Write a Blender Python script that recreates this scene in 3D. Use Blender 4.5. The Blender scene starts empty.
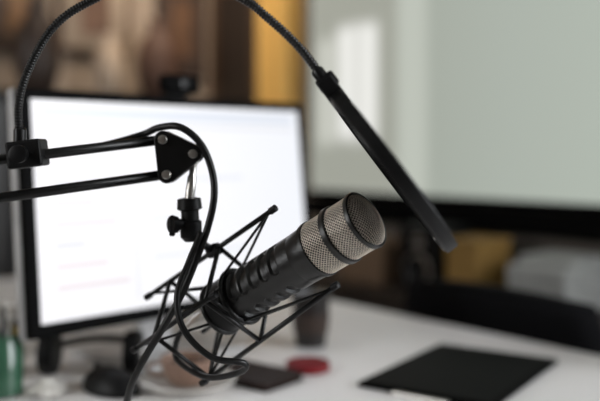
import bpy, bmesh, math, random
from mathutils import Vector, Matrix
random.seed(4)
ZC = 1.11          # eye height
DESK = 0.75        # desk top
sc = bpy.context.scene
sc.view_settings.view_transform = 'Standard'
sc.view_settings.look = 'None'

# ------------------------------------------------------------ materials
def mat(name, col, rough=0.5, metal=0.0, var=0.12, nscale=30, bump=0.0, bscale=200, emis=None, es=0.0, coat=0.0, trans=0.0, alpha=1.0, spec=None):
    m = bpy.data.materials.new(name); m.use_nodes = True
    nt = m.node_tree; b = nt.nodes['Principled BSDF']
    b.inputs['Roughness'].default_value = rough
    b.inputs['Metallic'].default_value = metal
    if spec is not None: b.inputs['Specular IOR Level'].default_value = spec
    b.inputs['Coat Weight'].default_value = coat
    b.inputs['Transmission Weight'].default_value = trans
    b.inputs['Alpha'].default_value = alpha
    tc = nt.nodes.new('ShaderNodeTexCoord')
    n = nt.nodes.new('ShaderNodeTexNoise'); n.inputs['Scale'].default_value = nscale; n.inputs['Detail'].default_value = 4
    nt.links.new(tc.outputs['Object'], n.inputs['Vector'])
    r = nt.nodes.new('ShaderNodeValToRGB')
    r.color_ramp.elements[0].position = .3; r.color_ramp.elements[1].position = .7
    r.color_ramp.elements[0].color = tuple(c*(1-var) for c in col)+(1,)
    r.color_ramp.elements[1].color = tuple(min(1, c*(1+var)) for c in col)+(1,)
    nt.links.new(n.outputs['Fac'], r.inputs['Fac']); nt.links.new(r.outputs['Color'], b.inputs['Base Color'])
    if bump:
        n2 = nt.nodes.new('ShaderNodeTexNoise'); n2.inputs['Scale'].default_value = bscale
        nt.links.new(tc.outputs['Object'], n2.inputs['Vector'])
        bp = nt.nodes.new('ShaderNodeBump'); bp.inputs['Strength'].default_value = bump; bp.inputs['Distance'].default_value = .001
        nt.links.new(n2.outputs['Fac'], bp.inputs['Height']); nt.links.new(bp.outputs['Normal'], b.inputs['Normal'])
    if emis:
        b.inputs['Emission Color'].default_value = emis+(1,); b.inputs['Emission Strength'].default_value = es
    return m

def wood(name, c1, c2, rough=.5, scale=6):
    m = mat(name, c1, rough); nt = m.node_tree; b = nt.nodes['Principled BSDF']
    tc = nt.nodes.new('ShaderNodeTexCoord'); mp = nt.nodes.new('ShaderNodeMapping'); mp.inputs['Scale'].default_value = (1, 1, .12)
    w = nt.nodes.new('ShaderNodeTexWave'); w.inputs['Scale'].default_value = scale; w.inputs['Distortion'].default_value = 6
    r = nt.nodes.new('ShaderNodeValToRGB'); r.color_ramp.elements[0].color = c1+(1,); r.color_ramp.elements[1].color = c2+(1,)
    nt.links.new(tc.outputs['Object'], mp.inputs['Vector']); nt.links.new(mp.outputs['Vector'], w.inputs['Vector'])
    nt.links.new(w.outputs['Fac'], r.inputs['Fac']); nt.links.new(r.outputs['Color'], b.inputs['Base Color'])
    return m

M_BODY = mat('mic_black_paint', (.008, .0075, .007), .32, 0, .1, 60, .12, 900)
M_BLK = mat('satin_black_metal', (.003, .003, .0032), .33, .0, .15, 80, spec=.35)
M_BLKM = mat('matte_black_plastic', (.003, .003, .0033), .48, 0, .15, 60, .1, 500, spec=.22)
M_BEZ = mat('bezel_black', (.0015, .0015, .0016), .6, 0, .15, 60, spec=.05)
M_RUB = mat('rubber_cable', (.003, .003, .003), .42, 0, .15, 60, spec=.3)
M_STEEL = mat('steel', (.62, .60, .57), .28, 1, .1, 100)
M_MESH = mat('grille_wire', (.86, .78, .68), .36, .75, .08, 200)
M_CORE = mat('grille_foam', (.014, .012, .010), .9, 0, .2, 300)
M_GOOSE = mat('gooseneck_metal', (.02, .02, .02), .34, .5, .1, 100, spec=.4)
M_FAB = mat('nylon_mesh', (.005, .005, .005), .85, 0, .2, 600, .3, 1500, spec=.1)

# ------------------------------------------------------------ geometry helpers
def mesh_obj(name, verts, faces, m, smooth=True, mw=None):
    me = bpy.data.meshes.new(name); me.from_pydata([tuple(v) for v in verts], [], faces); me.update()
    bm = bmesh.new(); bm.from_mesh(me); bmesh.ops.recalc_face_normals(bm, faces=bm.faces); bm.to_mesh(me); bm.free()
    if smooth:
        for p in me.polygons: p.use_smooth = True
    o = bpy.data.objects.new(name, me); sc.collection.objects.link(o); me.materials.append(m)
    if mw is not None: o.matrix_world = mw
    return o

def group(name, parts, loc):
    e = bpy.data.objects.new(name, None); e.empty_display_size = .05; sc.collection.objects.link(e)
    e.location = loc
    inv = Matrix.Translation(-Vector(loc))
    for p in parts:
        p.parent = e; p.matrix_parent_inverse = inv
    return e

def catmull(pts, n=10):
    pts = [Vector(p) for p in pts]; out = []
    P = [2*pts[0]-pts[1]] + pts + [2*pts[-1]-pts[-2]]
    for i in range(1, len(P)-2):
        p0, p1, p2, p3 = P[i-1:i+3]
        for k in range(n):
            t = k/n
            out.append(.5*((2*p1)+(-p0+p2)*t+(2*p0-5*p1+4*p2-p3)*t*t+(-p0+3*p1-3*p2+p3)*t**3))
    out.append(pts[-1]); return out

def resample(pts, step):
    L = [0]
    for a, b in zip(pts, pts[1:]): L.append(L[-1]+(b-a).length)
    n = max(2, int(L[-1]/step)); out = []; j = 0
    for i in range(n+1):
        s = L[-1]*i/n
        while j < len(L)-2 and L[j+1] < s: j += 1
        f = (s-L[j])/max(1e-9, L[j+1]-L[j]); out.append(pts[j].lerp(pts[j+1], f))
    return out, L[-1]

def tube(name, pts, r, m, seg=14, curve=False, rib=None, step=None):
    pts = [Vector(p) for p in pts]
    if curve: pts = catmull(pts, 14)
    if rib: pts, _ = resample(pts, rib[0]/5)
    elif curve: pts, _ = resample(pts, step or .004)
    vs, fs = [], []
    t0 = (pts[1]-pts[0]).normalized(); nrm = t0.orthogonal().normalized(); n = len(pts); s = 0
    for i, p in enumerate(pts):
        t = (pts[min(i+1, n-1)]-pts[max(i-1, 0)]).normalized()
        nrm = (nrm-nrm.dot(t)*t).normalized(); bn = t.cross(nrm)
        if i: s += (p-pts[i-1]).length
        rr = r
        if rib: rr = r - rib[1]*(.5+.5*math.cos(2*math.pi*s/rib[0]))
        for k in range(seg):
            a = 2*math.pi*k/seg; vs.append(p+rr*(math.cos(a)*nrm+math.sin(a)*bn))
    for i in range(n-1):
        for k in range(seg):
            k2 = (k+1) % seg; fs.append((i*seg+k, i*seg+k2, (i+1)*seg+k2, (i+1)*seg+k))
    fs.append(tuple(range(seg))); fs.append(tuple((n-1)*seg+k for k in range(seg)))
    o = mesh_obj(name, vs, fs, m)
    return o

def frame(axis):
    d = Vector(axis).normalized(); u = Vector((0, 0, 1))
    if abs(d.z) > .95: u = Vector((0, 1, 0))
    e1 = (u-u.dot(d)*d).normalized(); return d, e1, d.cross(e1)

def lathe(name, org, axis, prof, m, seg=48, rf=None, cap=True, mw=None, sharp=35):
    d, e1, e2 = frame(axis); org = Vector(org); vs, fs = [], []
    for s, r in prof:
        for k in range(seg):
            a = 2*math.pi*k/seg; rr = rf(s, a, r) if rf else r
            vs.append(org+d*s+(e1*math.cos(a)+e2*math.sin(a))*rr)
    n = len(prof)
    for i in range(n-1):
        for k in range(seg):
            k2 = (k+1) % seg; fs.append((i*seg+k, i*seg+k2, (i+1)*seg+k2, (i+1)*seg+k))
    if cap: fs.append(tuple(range(seg))); fs.append(tuple((n-1)*seg+k for k in range(seg)))
    o = mesh_obj(name, vs, fs, m, True, mw)
    if sharp:
        mod = o.modifiers.new('es', 'EDGE_SPLIT'); mod.split_angle = math.radians(sharp)
    return o

def box(name, c, size, m, mw=None, bev=.003, rot=None, seg=3):
    vs = [Vector((x*size[0]/2, y*size[1]/2, z*size[2]/2)) for x in (-1, 1) for y in (-1, 1) for z in (-1, 1)]
    if rot is not None: vs = [rot @ v for v in vs]
    vs = [v+Vector(c) for v in vs]
    fs = [(0, 1, 3, 2), (4, 6, 7, 5), (0, 4, 5, 1), (2, 3, 7, 6), (0, 2, 6, 4), (1, 5, 7, 3)]
    o = mesh_obj(name, vs, fs, m, False, mw)
    if bev:
        b = o.modifiers.new('bev', 'BEVEL'); b.width = bev; b.segments = seg; b.limit_method = 'ANGLE'
    return o

def slab(name, poly, c0, ex, ey, ez, th, m, bev=.001):
    n = len(poly); vs = [c0+ex*p[0]+ey*p[1]+ez*(s*th/2) for s in (-1, 1) for p in poly]
    fs = [tuple(range(n)), tuple(range(n, 2*n))]+[(i, (i+1) % n, n+(i+1) % n, n+i) for i in range(n)]
    o = mesh_obj(name, vs, fs, m, False)
    if bev:
        b = o.modifiers.new('bev', 'BEVEL'); b.width = bev; b.segments = 2; b.limit_method = 'ANGLE'; b.angle_limit = .8
    return o

def R(x, y, z):   # rig millimetres, origin 833 mm in front of the viewpoint at eye height
    return Vector((x/1000, .833+y/1000, ZC+z/1000))

# ============================================================ MICROPHONE
F = R(63, -33, -66)
d = Vector((.71, -.49, .50)).normalized()
e1 = (Vector((0, 0, 1))-d.z*d).normalized(); e2 = d.cross(e1)
def A(t, a=0, b=0): return F - d*(t/1000) + e1*(a/1000) + e2*(b/1000)
mic = []
slots = [104, 119, 134, 149, 164]
def rf(s, a, r):
    t = s*1000
    for c in slots:
        dt = abs(t-c)
        if dt < 6.5:
            for pc in (0, 120, 240):
                da = (math.degrees(a)-pc-60+180) % 360-180
                ex = max(0, abs(da)-32)/57.3*27
                q = math.hypot(dt, ex)
                if q < 5.6: return r-.0034*min(1, (5.6-q)/1.5)
    return r
prof = [(.062, .0285), (.0625, .0292), (.066, .0292), (.0665, .0278), (.072, .0276), (.082, .0272)]
t = .0825
while t < .186: prof.append((t, .0270)); t += .0008
prof += [(.188, .0268), (.196, .0245), (.198, .0225), (.214, .0205), (.216, .019), (.218, .012)]
mic.append(lathe('body', F, -d, prof, M_BODY, 192, rf))
mic.append(lathe('grille_core', F, -d, [(.001, .010), (.0012, .0255), (.062, .0255)], M_CORE, 48))
mic.append(lathe('front_rim', F, -d, [(-.001, .0272), (-.0016, .028), (-.001, .0294), (.0008, .0299), (.003, .0297), (.0038, .0288), (.0038, .027), (-.001, .0272)], M_BODY, 96, cap=False))
mic.append(lathe('grille_band', F, -d, [(.0285, .0282), (.0288, .0302), (.0295, .0307), (.0345, .0307), (.0352, .0302), (.0355, .0282)], M_BODY, 96))
mic.append(lathe('rear_band', F, -d, [(.0605, .028), (.0608, .0298), (.0635, .0298), (.064, .028)], M_BODY, 96))
mic.append(lathe('xlr_connector', F, -d, [(.216, .0095), (.217, .0105), (.232, .0105), (.233, .0095), (.246, .009), (.256, .006), (.262, .005)], M_STEEL, 32))
def wire(o, th):
    w = o.modifiers.new('wire', 'WIREFRAME'); w.thickness = th; w.use_even_offset = False; w.use_boundary = True
vs, fs = [], []
N = 50; h = .00178; r = .0283
idx = {}
def gv(i, j, t0):
    k = (i % N, j, t0)
    if k not in idx:
        a = 2*math.pi*((i % N)+.5*(j % 2))/N
        idx[k] = len(vs); vs.append(F-d*(t0+j*h)+(e1*math.cos(a)+e2*math.sin(a))*r)
    return idx[k]
for t0, rows in ((.0034, 13), (.0350, 13)):
    for j in range(rows):
        for i in range(N):
            if j % 2 == 0: l, rr_ = i-1, i
            else: l, rr_ = i, i+1
            fs.append((gv(i, j, t0), gv(rr_, j+1, t0), gv(i, j+2, t0), gv(l, j+1, t0)))
g = mesh_obj('grille_side', vs, fs, M_MESH); wire(g, .0009); mic.append(g)
vs, fs, idx = [], [], {}
p = .0024; n = 14
def gd(i, j):
    if (i, j) not in idx:
        x = (i+j)*p*.7071; y = (i-j)*p*.7071; q = math.hypot(x, y)
        if q > .0276: x *= .0276/q; y *= .0276/q; q = .0276
        idx[(i, j)] = len(vs); vs.append(F+d*(.0085*(1-(q/.0276)**2.4)+.0005)+e1*x+e2*y)
    return idx[(i, j)]
for i in range(-n, n):
    for j in range(-n, n):
        x = (i+.5+j+.5)*p*.7071; y = (i-j)*p*.7071
        if math.hypot(x, y) < .0278: fs.append((gd(i, j), gd(i+1, j), gd(i+1, j+1), gd(i, j+1)))
g = mesh_obj('grille_face', vs, fs, M_MESH); wire(g, .0008); mic.append(g)
mic.append(lathe('grille_face_core', F, -d, [(-.0058, .002), (-.0055, .008), (-.004, .015), (-.001, .0225), (.001, .0262)], M_CORE, 48, sharp=0))
group('microphone', mic, A(110))

# ============================================================ SHOCK MOUNT
sm = []
def hoop(name, t, r, rad, m):
    pts = [A(t, r*math.cos(a), r*math.sin(a)) for a in [2*math.pi*k/48 for k in range(49)]]
    return tube(name, pts, rad, m, 12)
for i, t in enumerate((176, 208)): sm.append(hoop('cradle_ring_%d' % i, t, 29.4 if t < 190 else 27.5, .0030, M_BLK))
sm.append(lathe('cradle_sleeve', F, -d, [(.182, .0277), (.182, .0288), (.206, .0278), (.206, .0262)], M_BLKM, 64, cap=False))
rods = [
    ((93, 60, 0), (302, 57, 0)),
    ((66, -40, -4), (272, -60, 0)),
    ((165, 4, 54), (296, 0, 54)),
    ((120, 0, -54), (290, 0, -54))]
for i, (p0, p1) in enumerate(rods):
    sm.append(tube('frame_rod_%d' % i, [A(*p0), A(*p1)], .0028, M_BLK, 12))
    for q in (p0, p1):
        c = A(*q); sm.append(lathe('rod_tip', c-d*.005, d, [(0, .002), (.001, .0038), (.009, .0038), (.010, .002)], M_BLKM, 16))
def lerp3(i, t):
    p0, p1 = rods[i]; f = (t-p0[0])/(p1[0]-p0[0]); return A(t, p0[1]+(p1[1]-p0[1])*f, p0[2]+(p1[2]-p0[2])*f)
for t in (178, 262):
    q = [lerp3(i, t) for i in (0, 2, 1, 3, 0)]
    for k in range(4): sm.append(tube('frame_bar', [q[k], q[k+1]], .0025, M_BLK, 10))
angs = [(0, 0), (2, 90), (1, 180), (3, 270)]
for i, an in angs:
    for off in (-28, 28):
        a = math.radians(an+off)
        for (tt, tr, rr) in ((rods[i][0][0]+6, 176, 30), (rods[i][1][0]-8, 208, 28.5)):
            sm.append(tube('elastic_cord', [lerp3(i, tt), A(tr, rr*math.cos(a), rr*math.sin(a))], .0015, M_RUB, 8))
yb = lerp3(0, 186)
sm.append(tube('yoke_arm', [yb, yb.lerp(R(-108, 60, -98), .6), R(-108, 60, -96)], .0042, M_BLK, 14))
sm.append(box('yoke_clamp', yb, (.016, .013, .013), M_BLKM, rot=Matrix((d, e2, e1)).transposed(), bev=.003))
group('shock_mount', sm, A(200))

# ============================================================ BOOM ARM
ba = []
ex, ez, ey = Vector((1, 0, 0)), Vector((0, 0, 1)), Vector((0, 1, 0))
T = [(-145, 12), (-141, -25), (-113, -3)]
def rounded_tri(T, r):
    pts = []
    n = len(T); cx = sum(t[0] for t in T)/n; cz = sum(t[1] for t in T)/n
    for i, (x, z) in enumerate(T):
        p = T[i-1]; q = T[(i+1) % n]
        def nr(a, b):
            dx, dz = b[0]-a[0], b[1]-a[1]; l = math.hypot(dx, dz); v = (dz/l, -dx/l)
            if v[0]*(cx-a[0])+v[1]*(cz-a[1]) > 0: v = (-v[0], -v[1])
            return math.atan2(v[1], v[0])
        a0, a1 = nr(p, (x, z)), nr((x, z), q)
        da = (a1-a0+math.pi) % (2*math.pi)-math.pi
        for k in range(9):
            a = a0+da*k/8; pts.append(((x+r*math.cos(a))/1000, (z+r*math.sin(a))/1000))
    return pts
poly = rounded_tri(T, 9.5)
for y in (50, 70): ba.append(slab('joint_plate', poly, R(0, y, 0), ex, ez, ey, .004, M_BLK))
ba.append(slab('joint_core', rounded_tri(T, 5), R(0, 60, 0), ex, ez, ey, .016, M_BLKM))
for (x, z) in T:
    ba.append(lathe('bolt', R(x, 44, z), ey, [(0, .002), (.0003, .0042), (.001, .0048), (.004, .0048), (.0045, .0062), (.006, .0062)], M_STEEL, 24))
    ba.append(lathe('washer', R(x, 70, z), ey, [(0, .006), (.006, .005)], M_STEEL, 24))
ba.append(tube('upper_tube', [R(-148, 60, 12), R(-307, 20, -9), R(-617, -60, -54)], .0054, M_BLK, 20))
ba.append(tube('lower_tube', [R(-143, 60, -25), R(-307, 20, -48), R(-617, -60, -92)], .0054, M_BLK, 20))
ba.append(slab('elbow_plate', rounded_tri([(-617, -54), (-617, -92), (-640, -73)], 12), R(0, -60, 0), ex, ez, ey, .02, M_BLKM))
for x in (-628, -646): ba.append(tube('rear_tube', [R(x, -60, -75), R(x, -40, -300)], .0052, M_BLK, 16))
base = R(-637, -40, -359.5)
ba.append(lathe('base_post', base, ez, [(0, .03), (.006, .03), (.008, .016), (.05, .015), (.052, .022), (.07, .02)], M_BLKM, 32))
ba.append(lathe('hanger_pin', R(-113, 60, -6), R(-119, 60, -56)-R(-113, 60, -6), [(0, .005), (.006, .0055), (.008, .0038), (.02, .0036), (.022, .0048), (.036, .0052), (.05, .0052)], M_STEEL, 24))
ba.append(lathe('swivel_body', R(-119, 60, -50), R(-116, 60, -99)-R(-119, 60, -50), [(0, .008), (.001, .0125), (.012, .0135), (.014, .0095), (.024, .0095), (.026, .012), (.042, .0115), (.047, .007)], M_BLKM, 32))
ba.append(lathe('wing_knob_stem', R(-119, 60, -78), Vector((-.8, -.6, 0)), [(0, .006), (.014, .006), (.015, .009), (.022, .009)], M_BLKM, 20))
ba.append(box('wing_knob', R(-135, 48, -79), (.006, .008, .022), M_BLKM, bev=.002))
group('microphone_boom_arm', ba, base)

cab = [(-560, -30, -50), (-400, 14, -26), (-307, 34, -10), (-220, 56, 4), (-172, 66, 17), (-150, 56, 25), (-126, 45, 25), (-105, 45, 8), (-93, 45, -20), (-90, 40, -48), (-96, 36, -79), (-107, 30, -111), (-121, 22, -146), (-141, 20, -182), (-160, 30, -213), (-178, 50, -246), (-205, 110, -308), (-250, 165, -350), (-340, 195, -355.8), (-480, 205, -355.8)]
c1 = tube('jacket', [R(*p) for p in cab], .0038, M_RUB, 14, curve=True)
cab2 = [(-118, 90, -192), (-136, 104, -207), (-138, 98, -232), (-100, 52, -240), (-62, 18, -226), (-56, 0, -212), (-88, -8, -204), (-116, -2, -178), (-124, 8, -146), (-114, 20, -114), (-102, 29, -84)]
pl = [A(258)]+[R(*p) for p in cab2[1:]]
c2 = tube('mic_lead', pl, .0033, M_RUB, 12, curve=True)
group('microphone_cable', [c1, c2], R(-110, 30, -110))

# ============================================================ POP FILTER
pf = []
gp = [(-289, 27, 8), (-288, 20, 47), (-274, 10, 84), (-244, -5, 124), (-204, -15, 148), (-129, -40, 172), (-60, -58, 145), (-29, -66, 122), (0, -72, 94), (19, -78, 68)]
pf.append(tube('gooseneck', [R(*p) for p in gp], .0045, M_GOOSE, 16, curve=True, rib=(.0032, .0011)))
pf.append(lathe('gooseneck_collar', R(-289, 27, 10), Vector((0, 0, 1)), [(0, .0065), (.012, .0065), (.014, .005)], M_BLK, 24))
pf.append(lathe('gooseneck_tip', R(14, -78, 74), Vector((.62, 0, -.78)), [(0, .0048), (.002, .0062), (.014, .0062), (.015, .005)], M_BLK, 24))
rotc = Matrix.Rotation(math.radians(-7), 3, 'Y')
pf.append(box('arm_clamp', R(-281, 27, -3), (.036, .03, .028), M_BLKM, rot=rotc, bev=.003))
pf.append(lathe('clamp_screw', R(-281, 12, -3), Vector((0, -1, 0)), [(0, .004), (.008, .004), (.009, .009), (.017, .009), (.018, .007)], M_BLKM, 24))
ld = Vector((.603, 0, -.798)).normalized(); nn = Vector((.798, -.045, .603)).normalized()
nn = (nn-nn.dot(ld)*ld).normalized(); oo = ld.cross(nn)
C = R(84, -78, -18); RR = .088
pf.append(lathe('hoop', C, nn, [(-.0062, RR-.007), (-.0062, RR-.0012), (-.005, RR), (.005, RR), (.0062, RR-.0012), (.0062, RR-.007), (-.0062, RR-.007)], M_BLKM, 128, cap=False))
pf.append(lathe('hoop_lip', C, nn, [(-.0073, RR-.006), (-.0073, RR-.0035), (-.0055, RR-.003)], M_BLK, 128, cap=False))
for s in (-.0015, .0025): pf.append(lathe('nylon_screen', C+nn*s, nn, [(0, .001), (.0003, RR-.006)], M_FAB, 96))
q = C-ld*(RR+.004)
rb = Matrix((ld, oo, nn)).transposed()
pf.append(box('hoop_bracket', q+ld*.004, (.034, .018, .016), M_BLKM, rot=rb, bev=.0025))
pf.append(box('bracket_ear', q-ld*.008+nn*.001, (.014, .012, .019), M_BLKM, rot=rb, bev=.0025))
pf.append(lathe('screw', C+ld*(RR-.016)-nn*.0068, -nn, [(0, .0016), (.0006, .0013)], M_STEEL, 16))
group('pop_filter', pf, C)

# ============================================================ ROOM (rotated frame: X along the TV wall, Y towards it)
XA = Vector((.636, -.7717, 0)).normalized(); YA = Vector((-XA.y, XA.x, 0))
RM = Matrix((( XA.x, YA.x, 0, 0), (XA.y, YA.y, 0, 0), (0, 0, 1, 0), (0, 0, 0, 1)))
def W(X, Y, z=0): return RM @ Vector((X, Y, z))
XL, XR, YN, YF, H = -3.4, 2.4, -2.3, 2.27, 2.75
M_WALL = mat('wall_paint', (.38, .30, .235), .9, 0, .05, 3, .2, 120)
M_WALLG = mat('wall_paint_grey', (.16, .14, .12), .9, 0, .05, 3, .2, 120)
M_FLOOR = wood('floor_wood', (.06, .04, .028), (.09, .06, .04), .5, 3)
M_CEIL = mat('ceiling_paint', (.4, .4, .38), .9)
box('floor', (( XL+XR)/2, (YN+YF)/2, -.05), (XR-XL+.2, YF-YN+.2, .1), M_FLOOR, RM, 0)
box('ceiling', ((XL+XR)/2, (YN+YF)/2, H+.05), (XR-XL+.2, YF-YN+.2, .1), M_CEIL, RM, 0)
box('wall_back', ((XL+XR)/2, YF+.05, H/2), (XR-XL+.2, .1, H), M_WALLG, RM, 0)
box('wall_left', (XL-.05, (YN+YF)/2, H/2), (.1, YF-YN, H), M_WALL, RM, 0)
box('wall_right', (XR+.05, (YN+YF)/2, H/2), (.1, YF-YN, H), M_WALLG, RM, 0)
box('wall_front', ((XL+XR)/2, YN-.05, H/2), (XR-XL+.2, .1, H), M_WALLG, RM, 0)
M_TRIM = mat('trim_white', (.5, .48, .45), .5)
box('baseboard_back', ((XL+XR)/2, YF-.008, .05), (XR-XL, .016, .1), M_TRIM, RM, .003)
box('baseboard_left', (XL+.008, (YN+YF)/2, .05), (.016, YF-YN-.04, .1), M_TRIM, RM, .003)
M_OCH = wood('ochre_wood', (.86, .47, .11), (.92, .58, .18), .45, 5)
box('trim_1', (-2.83, YF-.05, H/2), (.20, .10, H), M_OCH, RM, .004)
M_PANE = mat('overcast_pane', (.8, .85, .9), .2, emis=(.9, .95, 1.0), es=5.0)
M_WF = mat('window_frame_paint', (.7, .7, .7), .5)
def window(name, cX, cY, w, hgt, zc_, along):
    parts = []
    def bx(n, off, zz, ww, hh, th, m, push):
        if along == 'X': return box(n, (cX+off, cY+push, zz), (ww, th, hh), m, RM, .003)
        return box(n, (cX+push, cY+off, zz), (th, ww, hh), m, RM, .003)
    parts.append(bx('pane', 0, zc_, w, hgt, .01, M_PANE, 0))
    for s in (-1, 0, 1): parts.append(bx('stile', s*w/2, zc_, .06, hgt+.06, .05, M_WF, 0))
    for s in (-1, 1): parts.append(bx('rail', 0, zc_+s*hgt/2, w+.06, .06, .05, M_WF, 0))
    group(name, parts, W(cX, cY, zc_))
window('window_1', 1.15, YF-.03, 1.9, 1.5, 1.65, 'X')
window('window_2', -1.6, YN+.03, 1.3, 1.3, 1.75, 'X')
def area(name, loc, target, sx, sy, e, col):
    l = bpy.data.lights.new(name, 'AREA'); l.shape = 'RECTANGLE'; l.size = sx; l.size_y = sy; l.energy = e; l.color = col
    o = bpy.data.objects.new(name, l); sc.collection.objects.link(o); o.location = loc
    o.rotation_euler = (Vector(target)-Vector(loc)).to_track_quat('-Z', 'Y').to_euler(); return o
area('window_daylight', W(1.15, YF-.12, 1.65), W(-.3, .5, 1.0), 1.8, 1.4, 82, (.97, .98, 1))
area('window_daylight.001', W(-1.6, YN+.12, 1.75), W(-2.2, 1.5, 1.3), 1.2, 1.2, 18, (1, .93, .85))
# added ceiling downlights, invented to brighten the far-left corner
M_ADDED_LAMP = mat('added_lamp_lens', (.9, .85, .75), .4, emis=(1, .82, .6), es=6)
for k, (lx, ly, tx, ty, tz, e) in enumerate(((-2.75, 1.55, -3.4, 1.75, 1.65, 14), (-2.55, 1.75, -2.95, 2.25, 1.5, 15))):
    P = [lathe('added_trim_ring', W(lx, ly, H-.002), Vector((0, 0, -1)), [(0, .06), (.02, .058), (.022, .048), (.006, .044)], M_WF, 32, cap=False),
         lathe('lens', W(lx, ly, H-.004), Vector((0, 0, -1)), [(0, .044), (.004, .043)], M_ADDED_LAMP, 32)]
    group('added_downlight', P, W(lx, ly, H))
    l = bpy.data.lights.new('added_wall_spot', 'SPOT'); l.energy = e*3.2; l.spot_size = math.radians(80); l.spot_blend = .8; l.shadow_soft_size = .05; l.color = (1, .86, .70)
    o = bpy.data.objects.new('added_wall_spot', l); sc.collection.objects.link(o); o.location = W(lx, ly, H-.05)
    o.rotation_euler = (W(tx, ty, tz)-W(lx, ly, H-.05)).to_track_quat('-Z', 'Y').to_euler()
w = bpy.data.worlds.new('world'); sc.world = w; w.use_nodes = True
w.node_tree.nodes['Background'].inputs[0].default_value = (.6, .7, .8, 1); w.node_tree.nodes['Background'].inputs[1].default_value = .3

def screen_mat(name, stops, es, axis=0, bands=None, soft=(.01, .015)):
    m = bpy.data.materials.new(name); m.use_nodes = True; nt = m.node_tree; b = nt.nodes['Principled BSDF']
    b.inputs['Base Color'].default_value = (.02, .02, .02, 1); b.inputs['Roughness'].default_value = .35
    tc = nt.nodes.new('ShaderNodeTexCoord'); sp = nt.nodes.new('ShaderNodeSeparateXYZ'); nt.links.new(tc.outputs['Generated'], sp.inputs[0])
    r = nt.nodes.new('ShaderNodeValToRGB'); cr = r.color_ramp
    cr.elements[0].position = stops[0][0]; cr.elements[0].color = stops[0][1]+(1,)
    cr.elements[1].position = stops[-1][0]; cr.elements[1].color = stops[-1][1]+(1,)
    for p_, c_ in stops[1:-1]:
        e = cr.elements.new(p_); e.color = c_+(1,)
    nt.links.new(sp.outputs[axis], r.inputs[0])
    out = r.outputs[0]
    for (x0, x1, z0, z1, col) in (bands or []):
        def step(sock, lo, hi, soft):
            a = nt.nodes.new('ShaderNodeMapRange'); a.interpolation_type = 'SMOOTHSTEP'; a.inputs[1].default_value = lo-soft; a.inputs[2].default_value = lo+soft; nt.links.new(sock, a.inputs[0])
            c = nt.nodes.new('ShaderNodeMapRange'); c.interpolation_type = 'SMOOTHSTEP'; c.inputs[1].default_value = hi-soft; c.inputs[2].default_value = hi+soft; c.inputs[3].default_value = 1; c.inputs[4].default_value = 0; nt.links.new(sock, c.inputs[0])
            mm = nt.nodes.new('ShaderNodeMath'); mm.operation = 'MULTIPLY'; nt.links.new(a.outputs[0], mm.inputs[0]); nt.links.new(c.outputs[0], mm.inputs[1]); return mm.outputs[0]
        s1 = step(sp.outputs[0], x0, x1, soft[0]); s2 = step(sp.outputs[2], z0, z1, soft[1])
        mm = nt.nodes.new('ShaderNodeMath'); mm.operation = 'MULTIPLY'; nt.links.new(s1, mm.inputs[0]); nt.links.new(s2, mm.inputs[1])
        mx = nt.nodes.new('ShaderNodeMix'); mx.data_type = 'RGBA'; nt.links.new(mm.outputs[0], mx.inputs[0]); nt.links.new(out, mx.inputs[6]); mx.inputs[7].default_value = col+(1,)
        out = mx.outputs[2]
    nt.links.new(out, b.inputs['Emission Color']); b.inputs['Emission Strength'].default_value = es
    return m
tvx0, tvx1, tvz0, tvz1 = -2.61, -.95, .93, 1.88
M_TV = screen_mat('tv_reflection', [(0, (.36, .37, .32)), (.22, (.42, .43, .38)), (.36, (.37, .40, .35)), (.6, (.40, .44, .39)), (1, (.44, .49, .43))], 1.0, 0,  # room and bright window reflected in the TV, painted in as emission
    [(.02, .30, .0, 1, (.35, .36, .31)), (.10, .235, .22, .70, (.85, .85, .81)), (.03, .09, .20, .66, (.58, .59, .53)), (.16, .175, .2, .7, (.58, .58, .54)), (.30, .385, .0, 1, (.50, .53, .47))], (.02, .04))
tv = [box('shell', ((tvx0+tvx1)/2, YF-.045, (tvz0+tvz1)/2), (tvx1-tvx0, .05, tvz1-tvz0), M_BEZ, RM, .004),
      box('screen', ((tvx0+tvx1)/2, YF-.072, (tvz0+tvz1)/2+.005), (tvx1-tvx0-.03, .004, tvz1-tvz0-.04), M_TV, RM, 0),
      box('soundbar', ((tvx0+tvx1)/2, YF-.05, tvz0-.045), (tvx1-tvx0, .09, .075), M_BEZ, RM, .01)]
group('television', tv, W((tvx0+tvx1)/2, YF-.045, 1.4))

M_DESK = mat('desk_laminate', (.82, .80, .79), .42, 0, .03, 8)
dx0, dx1, dy0, dy1 = -2.35, .5, .0, 1.343
dk = [box('top', ((dx0+dx1)/2, (dy0+dy1)/2, DESK-.015), (dx1-dx0, dy1-dy0, .03), M_DESK, RM, .003)]
for x in (dx0+.08, dx1-.08):
    for y in (dy0+.08, dy1-.08): dk.append(box('leg', (x, y, (DESK-.03)/2), (.05, .05, DESK-.03), M_STEEL, RM, .003))
    dk.append(box('side_rail', (x, (dy0+dy1)/2, DESK-.055), (.04, dy1-dy0-.2, .05), M_STEEL, RM, .003))
group('desk', dk, W((dx0+dx1)/2, (dy0+dy1)/2, 0))

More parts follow.
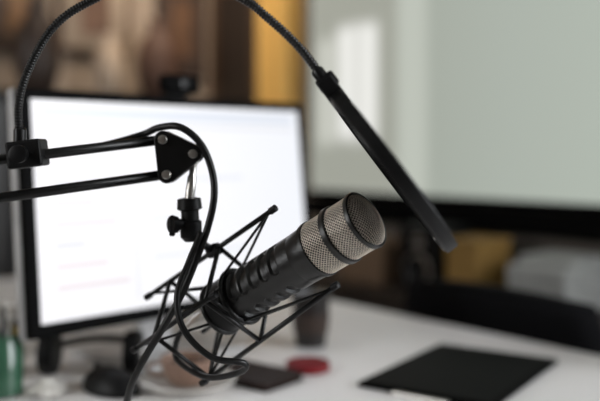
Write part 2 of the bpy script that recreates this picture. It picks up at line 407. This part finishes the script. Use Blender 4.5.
M_DW = wood('dark_wood', (.018, .012, .009), (.03, .02, .014), .5, 5)
M_BRN = wood('brown_wood', (.07, .038, .022), (.10, .055, .03), .5, 5)
cr = [box('carcass', (-1.7, 2.08, .36), (2.3, .34, .60), M_DW, RM, .004)]
for i in range(4): cr.append(box('door_%d' % i, (-2.56+i*.573, 1.902, .36), (.56, .018, .55), M_DW, RM, .003)); cr.append(box('handle', (-2.36+i*.573, 1.890, .45), (.012, .012, .14), M_STEEL, RM, .002))
for x in (-2.75, -.65):
    for y in (1.95, 2.2): cr.append(box('foot', (x, y, .03), (.04, .04, .06), M_BLKM, RM, 0))
group('credenza', cr, W(-1.7, 2.05, 0))
M_YEL = mat('ochre_card', (.26, .15, .035), .7); M_WHT = mat('white_plastic', (.36, .37, .36), .5); M_CARD = mat('cardboard', (.16, .10, .06), .8)
yb_ = [box('carton', (-1.62, 2.04, .745), (.12, .16, .17), M_YEL, RM, .004), box('lid', (-1.62, 2.04, .835), (.128, .168, .018), M_YEL, RM, .003)]
group('storage_box', yb_, W(-1.62, 2.04, .66))
pr = [box('case', (-1.36, 2.07, .725), (.20, .22, .13), M_WHT, RM, .015), box('lid', (-1.36, 2.09, .80), (.18, .17, .025), M_WHT, RM, .008), box('tray', (-1.36, 1.945, .70), (.16, .04, .012), M_BLKM, RM, .003)]
group('printer', pr, W(-1.36, 2.07, .66))
sp_ = [box('cabinet', (-1.81, 2.06, .765), (.17, .16, .21), M_BLKM, RM, .005), lathe('woofer', W(-1.81, 1.979, .73), -YA, [(0, .05), (.004, .052), (.006, .046), (-.004, .02), (-.001, .015), (.002, .004)], M_RUB, 40), lathe('woofer_trim', W(-1.81, 1.976, .73), -YA, [(0, .052), (.003, .057), (.004, .048)], M_STEEL, 40, cap=False), lathe('tweeter', W(-1.81, 1.979, .82), -YA, [(0, .022), (.004, .022), (.005, .008)], M_STEEL, 32)]
group('loudspeaker', sp_, W(-1.81, 2.06, .66))
cb = [box('carton', (-2.08, 2.08, .73), (.22, .2, .14), M_CARD, RM, .003), box('tape', (-2.08, 2.08, .801), (.05, .202, .003), M_BRN, RM, 0)]
group('cardboard_box', cb, W(-2.08, 2.08, .66))

def chair(name, X, Y, ang, m, top=.86, wd=.44):
    mw = RM @ Matrix.Translation((X, Y, 0)) @ Matrix.Rotation(ang, 4, 'Z'); P = []
    P.append(box('seat', (0, 0, .46), (.44, .40, .06), m, mw, .025))
    vs, fs = [], []
    for j in range(9):
        for i in range(11):
            x = -wd/2+wd*i/10; z = .52+(top-.52)*j/8
            sx = 1-.12*(j/8)**4
            vs.append((x*sx, .20+.03*j/8-.8*x*x, z-.25*x*x*(j/8)))
    for j in range(8):
        for i in range(10): a = j*11+i; fs.append((a, a+1, a+12, a+11))
    b = mesh_obj('backrest', vs, fs, m, True, mw); s = b.modifiers.new('s', 'SOLIDIFY'); s.thickness = .035; P.append(b)
    P.append(box('back_support', (0, .20, .50), (.06, .02, .16), M_BLKM, mw, .004))
    P.append(lathe('gas_column', (0, 0, .1), (0, 0, 1), [(0, .03), (.18, .03), (.181, .02), (.33, .02)], M_STEEL, 20, mw=mw))
    for k in range(5):
        a = k*2*math.pi/5; c, s_ = math.cos(a), math.sin(a)
        P.append(tube('leg', [mw @ Vector((0, 0, .11)), mw @ Vector((.22*c, .22*s_, .07))], .017, M_BLKM, 10))
        P.append(lathe('castor', (.22*c-.012*s_, .22*s_+.012*c, .028), (s_, -c, 0), [(0, .027), (.024, .027)], M_BLKM, 20, mw=mw))
    group(name, P, mw.translation)
M_CHB = mat('black_fabric', (.004, .004, .005), .8, spec=.1); M_CHG = mat('grey_fabric', (.20, .23, .25), .8)
chair('office_chair', -1.10, 1.60, math.radians(182), M_CHB, .83, .52)
chair('office_chair.001', -.56, 1.60, math.radians(185), M_CHG, .92)

cX = XL+.23
M_CABF = mat('cabinet_front', (.012, .01, .01), .4)
cab_ = [box('carcass', (cX, 1.35, .68), (.42, 1.6, 1.30), M_BLKM, RM, .004)]
for i in range(3): cab_.append(box('door_%d' % i, (cX+.218, .83+i*.53, .68), (.016, .51, 1.22), M_CABF, RM, .003)); cab_.append(box('handle', (cX+.235, .63+i*.53, .8), (.012, .012, .2), M_STEEL, RM, .002))
cab_.append(box('plinth', (cX, 1.35, .015), (.38, 1.5, .03), M_BLKM, RM, 0))
group('cabinet', cab_, W(cX, 1.35, 0))
ct = 1.332
M_TERRA = mat('terracotta', (.075, .034, .020), .65); M_TAN = mat('tan_ceramic', (.46, .35, .26), .5); M_DKB = mat('dark_brown', (.035, .02, .014), .5)
def vase(name, X, Y, hgt, r, m):
    pr_ = [(0, r*.55), (.05*hgt, r*.7), (.25*hgt, r*.95), (.5*hgt, r), (.7*hgt, r*.85), (.85*hgt, r*.5), (.93*hgt, r*.4), (hgt, r*.52), (hgt*.99, r*.44), (.9*hgt, r*.3)]
    o = lathe('body', W(X, Y, ct), Vector((0, 0, 1)), pr_, m, 40, cap=False, sharp=0)
    o2 = lathe('foot', W(X, Y, ct-.001), Vector((0, 0, 1)), [(0, r*.5), (.012, r*.58)], m, 40)
    group(name, [o, o2], W(X, Y, ct))
vase('vase', cX, 1.82, .34, .095, M_TERRA)
vase('vase.001', cX+.02, 1.58, .26, .06, M_TAN)
vase('vase.002', cX, 1.28, .36, .09, M_DKB)
def picture(name, Y, z, wd, hg, col, col2, fm):
    m = mat('art_'+name, col, .6, 0, .3, 4)
    P = [box('frame', (XL+.015, Y, z), (.03, wd, hg), fm, RM, .004), box('mat', (XL+.032, Y, z), (.004, wd-.05, hg-.05), m, RM, 0),
         box('motif', (XL+.036, Y, z-.04), (.003, wd*.4, hg*.5), mat('motif_'+name, col2, .6, 0, .3, 8), RM, .03)]
    group(name, P, W(XL+.015, Y, z))
picture('framed_picture', 2.06, 1.72, .26, .52, (.06, .035, .025), (.14, .07, .035), M_DKB)
picture('framed_picture.001', 1.62, 1.78, .34, .5, (.36, .28, .21), (.16, .09, .06), M_BRN)
picture('framed_picture.002', 1.28, 1.75, .24, .46, (.08, .05, .035), (.22, .12, .06), M_DKB)
dr = [box('leaf', (-3.17, YF-.03, 1.02), (.42, .04, 2.04), M_BRN, RM, .004), box('panel', (-3.17, YF-.054, 1.45), (.26, .012, .8), M_DW, RM, .004), box('panel_low', (-3.17, YF-.054, .5), (.26, .012, .7), M_DW, RM, .004), box('knob', (-3.0, YF-.07, 1.0), (.02, .04, .02), M_STEEL, RM, .006)]
group('door_1', dr, W(-3.17, YF-.03, 0))

# ============================================================ MONITOR
mdir = Vector((.69, .724, 0)).normalized(); mback = Vector((-mdir.y, mdir.x, 0)); tilt = math.radians(5.5)
mup = (Vector((0, 0, 1))*math.cos(tilt)+mback*math.sin(tilt)).normalized(); mn = mdir.cross(mup)
BL = Vector((-.388, 1.2, ZC-.274)); MWd, MHt = .605, .370
Cm = BL+mdir*MWd/2+mup*MHt/2
MM = Matrix(((mdir.x, mn.x, mup.x, Cm.x), (mdir.y, mn.y, mup.y, Cm.y), (mdir.z, mn.z, mup.z, Cm.z), (0, 0, 0, 1)))
sgn = 1 if mn.dot(Vector((0, 1, 0))) > 0 else -1
M_SIL = mat('silver_shell', (.5, .5, .5), .4, .3)
LN = (.70, .70, .74); LP = (.80, .71, .74)
bands = [(.03, .97, .92, .97, (.74, .78, .86)), (.03, .97, .885, .895, LN), (.30, .305, .05, .88, LN)]
for k in range(8):
    z = .80-k*.095
    bands.append((.05, .10+.17*((k*7) % 5)/5+.04, z, z+.022, LP if k % 3 != 2 else LN))
    if k % 2 == 0: bands.append((.36, .55+.35*((k*3) % 4)/4, z, z+.02, (.80, .82, .88)))
M_SCR = screen_mat('monitor_picture', [(0, (.90, .89, .92)), (.5, (.93, .93, .96)), (1, (.90, .92, .97))], .98, 0, bands, (.008, .008))
mo = [box('bezel', (0, sgn*.008, 0), (MWd, .016, MHt), M_BEZ, MM, .003),
      box('screen', (0, -sgn*.0008, .002), (MWd-.036, .002, MHt-.038), M_SCR, MM, 0),
      box('back_shell', (0, sgn*.026, 0), (MWd+.004, .02, MHt+.004), M_SIL, MM, .006),
      box('back_hump', (0, sgn*.045, -.02), (.26, .03, .2), M_SIL, MM, .01)]
sb = Cm+Vector((mback.x, mback.y, 0))*.11; sb.z = DESK
mr = Matrix(((mdir.x, mback.x, 0, sb.x), (mdir.y, mback.y, 0, sb.y), (0, 0, 1, DESK), (0, 0, 0, 1)))
mo += [box('stand_column', (0, -.01, .14), (.07, .02, .27), M_SIL, mr, .004), box('stand_neck', (0, -.04, .18), (.07, .07, .05), M_SIL, mr, .004), box('stand_foot', (0, -.03, .0055), (.24, .2, .010), M_SIL, mr, .004)]
group('computer_monitor', mo, sb)
wc = [box('body', (0, sgn*.004, MHt/2+.022), (.078, .024, .032), M_BEZ, MM, .008), box('clip', (0, sgn*.022, MHt/2+.005), (.04, .034, .006), M_BLKM, MM, .002), box('clip_leg', (0, sgn*.041, MHt/2-.012), (.036, .006, .04), M_BLKM, MM, .002),
      lathe('lens', (0, -sgn*.008, MHt/2+.022), (0, -sgn, 0), [(0, .009), (.004, .009), (.005, .006)], M_BLK, 24, mw=MM)]
group('webcam', wc, MM @ Vector((0, 0, MHt/2)))

# ============================================================ DESK CLUTTER
def D(x, y, z=0): return Vector((x, y, DESK+z))
M_RED = mat('red_plastic', (.17, .008, .012), .5, spec=.3); M_CER = mat('white_ceramic', (.70, .68, .64), .25, coat=.5)
M_TANC = mat('tan_stoneware', (.24, .15, .11), .5)
group('jar_lid', [lathe('disc', D(.013, 1.370, .0006), ez, [(0, .034), (.001, .036), (.012, .036), (.014, .034), (.014, .031), (.012, .030), (.012, .001)], M_RED, 48)], D(.013, 1.370))
M_DCUP = mat('dark_cup', (.012, .009, .008), .4)
group('travel_mug', [lathe('cup', D(.02, 1.54, .0006), ez, [(0, .026), (.002, .028), (.085, .035), (.086, .037), (.096, .037), (.1, .033), (.1, .001)], M_DCUP, 40), lathe('sleeve', D(.02, 1.54, .026), ez, [(0, .0315), (.001, .0322), (.036, .0353), (.037, .034)], M_DKB, 40, cap=False)], D(.02, 1.54))
tc_ = Vector((.262, 1.34, 0)); td = Vector((-.55, -.835, 0)).normalized(); tn = Vector((-td.y, td.x, 0))
TM = Matrix(((td.x, tn.x, 0, tc_.x), (td.y, tn.y, 0, tc_.y), (0, 0, 1, DESK), (0, 0, 0, 1)))
M_GLS = mat('dark_glass', (.003, .003, .0034), .45, spec=.02)
group('tablet_computer', [box('case', (0, 0, .0046), (.31, .215, .008), M_BEZ, TM, .003), box('glass', (0, 0, .009), (.295, .20, .0012), M_GLS, TM, .0004), box('button_strip', (.16, 0, .0032), (.012, .09, .005), M_STEEL, TM, .0015)], D(tc_.x, tc_.y))
cc = D(-.170, 1.265)
M_COF = mat('coffee', (.08, .04, .025), .2)
group('coffee_cup', [lathe('saucer', cc+ez*.0006, ez, [(0, .035), (.004, .04), (.012, .072), (.015, .074), (.014, .07), (.006, .038), (.006, .001)], M_CER, 56, sharp=0),
    lathe('cup', cc+ez*.007, ez, [(0, .022), (.003, .026), (.015, .036), (.034, .041), (.040, .042), (.040, .0395), (.030, .038), (.028, .001)], M_TANC, 56, sharp=50),
    lathe('drink', cc+ez*.036, ez, [(0, .036), (.0015, .0385)], M_COF, 48),
    tube('handle', [cc+Vector((-.038, 0, .038)), cc+Vector((-.058, 0, .036)), cc+Vector((-.058, 0, .024)), cc+Vector((-.034, 0, .018))], .0035, M_TANC, 10, curve=True)], cc)
M_NB = mat('notebook_cover', (.018, .010, .008), .6, spec=.15); M_PAP = mat('paper', (.6, .58, .54), .8)
def flat(name, c, ang, parts):
    mw = Matrix.Translation(c) @ Matrix.Rotation(ang, 4, 'Z'); group(name, [box(n, o, s, m, mw, b) for n, o, s, m, b in parts], c)
flat('notebook', D(-.072, 1.315), .9, [('cover_bottom', (0, 0, .0016), (.09, .13, .002), M_NB, .0005), ('pages', (-.002, 0, .0065), (.086, .126, .008), M_NB, 0), ('cover_top', (0, 0, .0115), (.09, .13, .002), M_NB, .0005), ('spine', (-.046, 0, .0065), (.003, .13, .012), M_NB, .001)])
M_GG = mat('green_glass', (.035, .10, .06), .15, spec=.6)
jc = D(-.440, 1.23)
jp = [lathe('jar', jc+ez*.0006, ez, [(0, .025), (.003, .03), (.07, .03), (.075, .027), (.09, .027), (.09, .0245), (.07, .026), (.004, .026), (.004, .001)], M_GG, 40)]
pc = [(.5, .35, .05), (.55, .55, .5), (.04, .1, .3), (.6, .6, .6), (.03, .03, .03)]
for k, c_ in enumerate(pc):
    a = k*1.3; jp.append(tube('pencil_%d' % k, [jc+Vector((.008*math.cos(a), .008*math.sin(a), .006)), jc+Vector((.022*math.cos(a), .022*math.sin(a), .10+.008*k))], .0035, mat('pencil_%d' % k, c_, .4), 6))
group('pencil_jar', jp, jc)
M_AMB = mat('amber_glass', (.05, .03, .015), .15, spec=.6)
bc = D(-.467, 1.345)
group('glass_bottle', [lathe('bottle', bc+ez*.0006, ez, [(0, .018), (.002, .021), (.065, .021), (.078, .014), (.083, .009), (.094, .009)], M_AMB, 36), lathe('cap', bc+ez*.09, ez, [(0, .0095), (.001, .011), (.016, .011), (.017, .009)], M_CER, 28), lathe('label', bc+ez*.018, ez, [(0, .0205), (0, .0214), (.036, .0214), (.036, .0205)], M_PAP, 36, cap=False)], bc)
wcp = D(-.54, 1.47)
group('paper_cup', [lathe('cup', wcp+ez*.0006, ez, [(0, .024), (.002, .026), (.085, .036), (.088, .038), (.088, .035), (.004, .024), (.004, .001)], M_CER, 40)], wcp)
def ellip(name, c, r, m, rz=0, cut=0):
    bm = bmesh.new(); bmesh.ops.create_uvsphere(bm, u_segments=32, v_segments=20, radius=1)
    for v in bm.verts:
        x, y, z = v.co; z = max(z, cut); v.co = Vector((x*r[0]*(1-.12*y), y*r[1], z*r[2]))
    me = bpy.data.meshes.new(name); bm.to_mesh(me); bm.free(); me.materials.append(m)
    for p_ in me.polygons: p_.use_smooth = True
    o = bpy.data.objects.new(name, me); sc.collection.objects.link(o); o.matrix_world = Matrix.Translation(c) @ Matrix.Rotation(rz, 4, 'Z'); return o
mc = D(-.285, 1.25, .001)
mz = Matrix.Translation(mc) @ Matrix.Rotation(.9, 4, 'Z')
group('computer_mouse', [ellip('shell', mc, (.032, .056, .036), M_BLKM, .9, 0), box('wheel', (0, .03, .030), (.006, .014, .012), M_RUB, mz, .002), box('button_gap', (0, .035, .0315), (.0015, .03, .004), M_STEEL, mz, 0)], mc)
hc = D(-.335, 1.345)
hp = [tube('headband', [hc+Vector((.075*math.cos(a), .10*math.sin(a), .036)) for a in [math.pi*k/20 for k in range(21)]], .0065, M_BLKM, 12)]
for s in (-1, 1):
    cxy = hc+Vector((s*.075, -.005, .0365)); hp.append(lathe('ear_cup', cxy-Vector((s*.020, 0, 0)), Vector((s, 0, 0)), [(0, .02), (.001, .034), (.014, .036), (.024, .034), (.027, .024)], M_BLKM, 32)); hp.append(lathe('cup_badge', cxy+Vector((s*.007, 0, 0)), Vector((s, 0, 0)), [(0, .014), (.001, .013)], M_STEEL, 24))
group('headphones', hp, hc)
tis = D(-.375, 1.235)
vs, fs = [], []
for j in range(13):
    for i in range(13):
        x, y = (i-6)/6, (j-6)/6; q = math.hypot(x, y)
        vs.append(tis+Vector((x*.028, y*.028, .002+.022*max(0, 1-q)+.008*abs(math.sin(5*x+3*y))*abs(math.cos(4*y-2*x)))))
for j in range(12):
    for i in range(12): a = j*13+i; fs.append((a, a+1, a+14, a+13))
tt = mesh_obj('sheet', vs, fs, M_PAP); ss = tt.modifiers.new('s', 'SUBSURF'); ss.levels = 1; ss.render_levels = 2
group('crumpled_tissue', [tt], tis)

# ============================================================ CAMERA
cam = bpy.data.cameras.new('camera'); co = bpy.data.objects.new('camera', cam); sc.collection.objects.link(co)
cam.lens = 50; cam.sensor_width = 36; cam.sensor_fit = 'HORIZONTAL'
co.location = (0, 0, ZC); co.rotation_euler = (math.radians(90), 0, 0)
cam.shift_y = -(200.5-151)/600
cam.clip_start = .02
cam.dof.use_dof = True; cam.dof.focus_distance = .825; cam.dof.aperture_fstop = 2.0
sc.camera = co
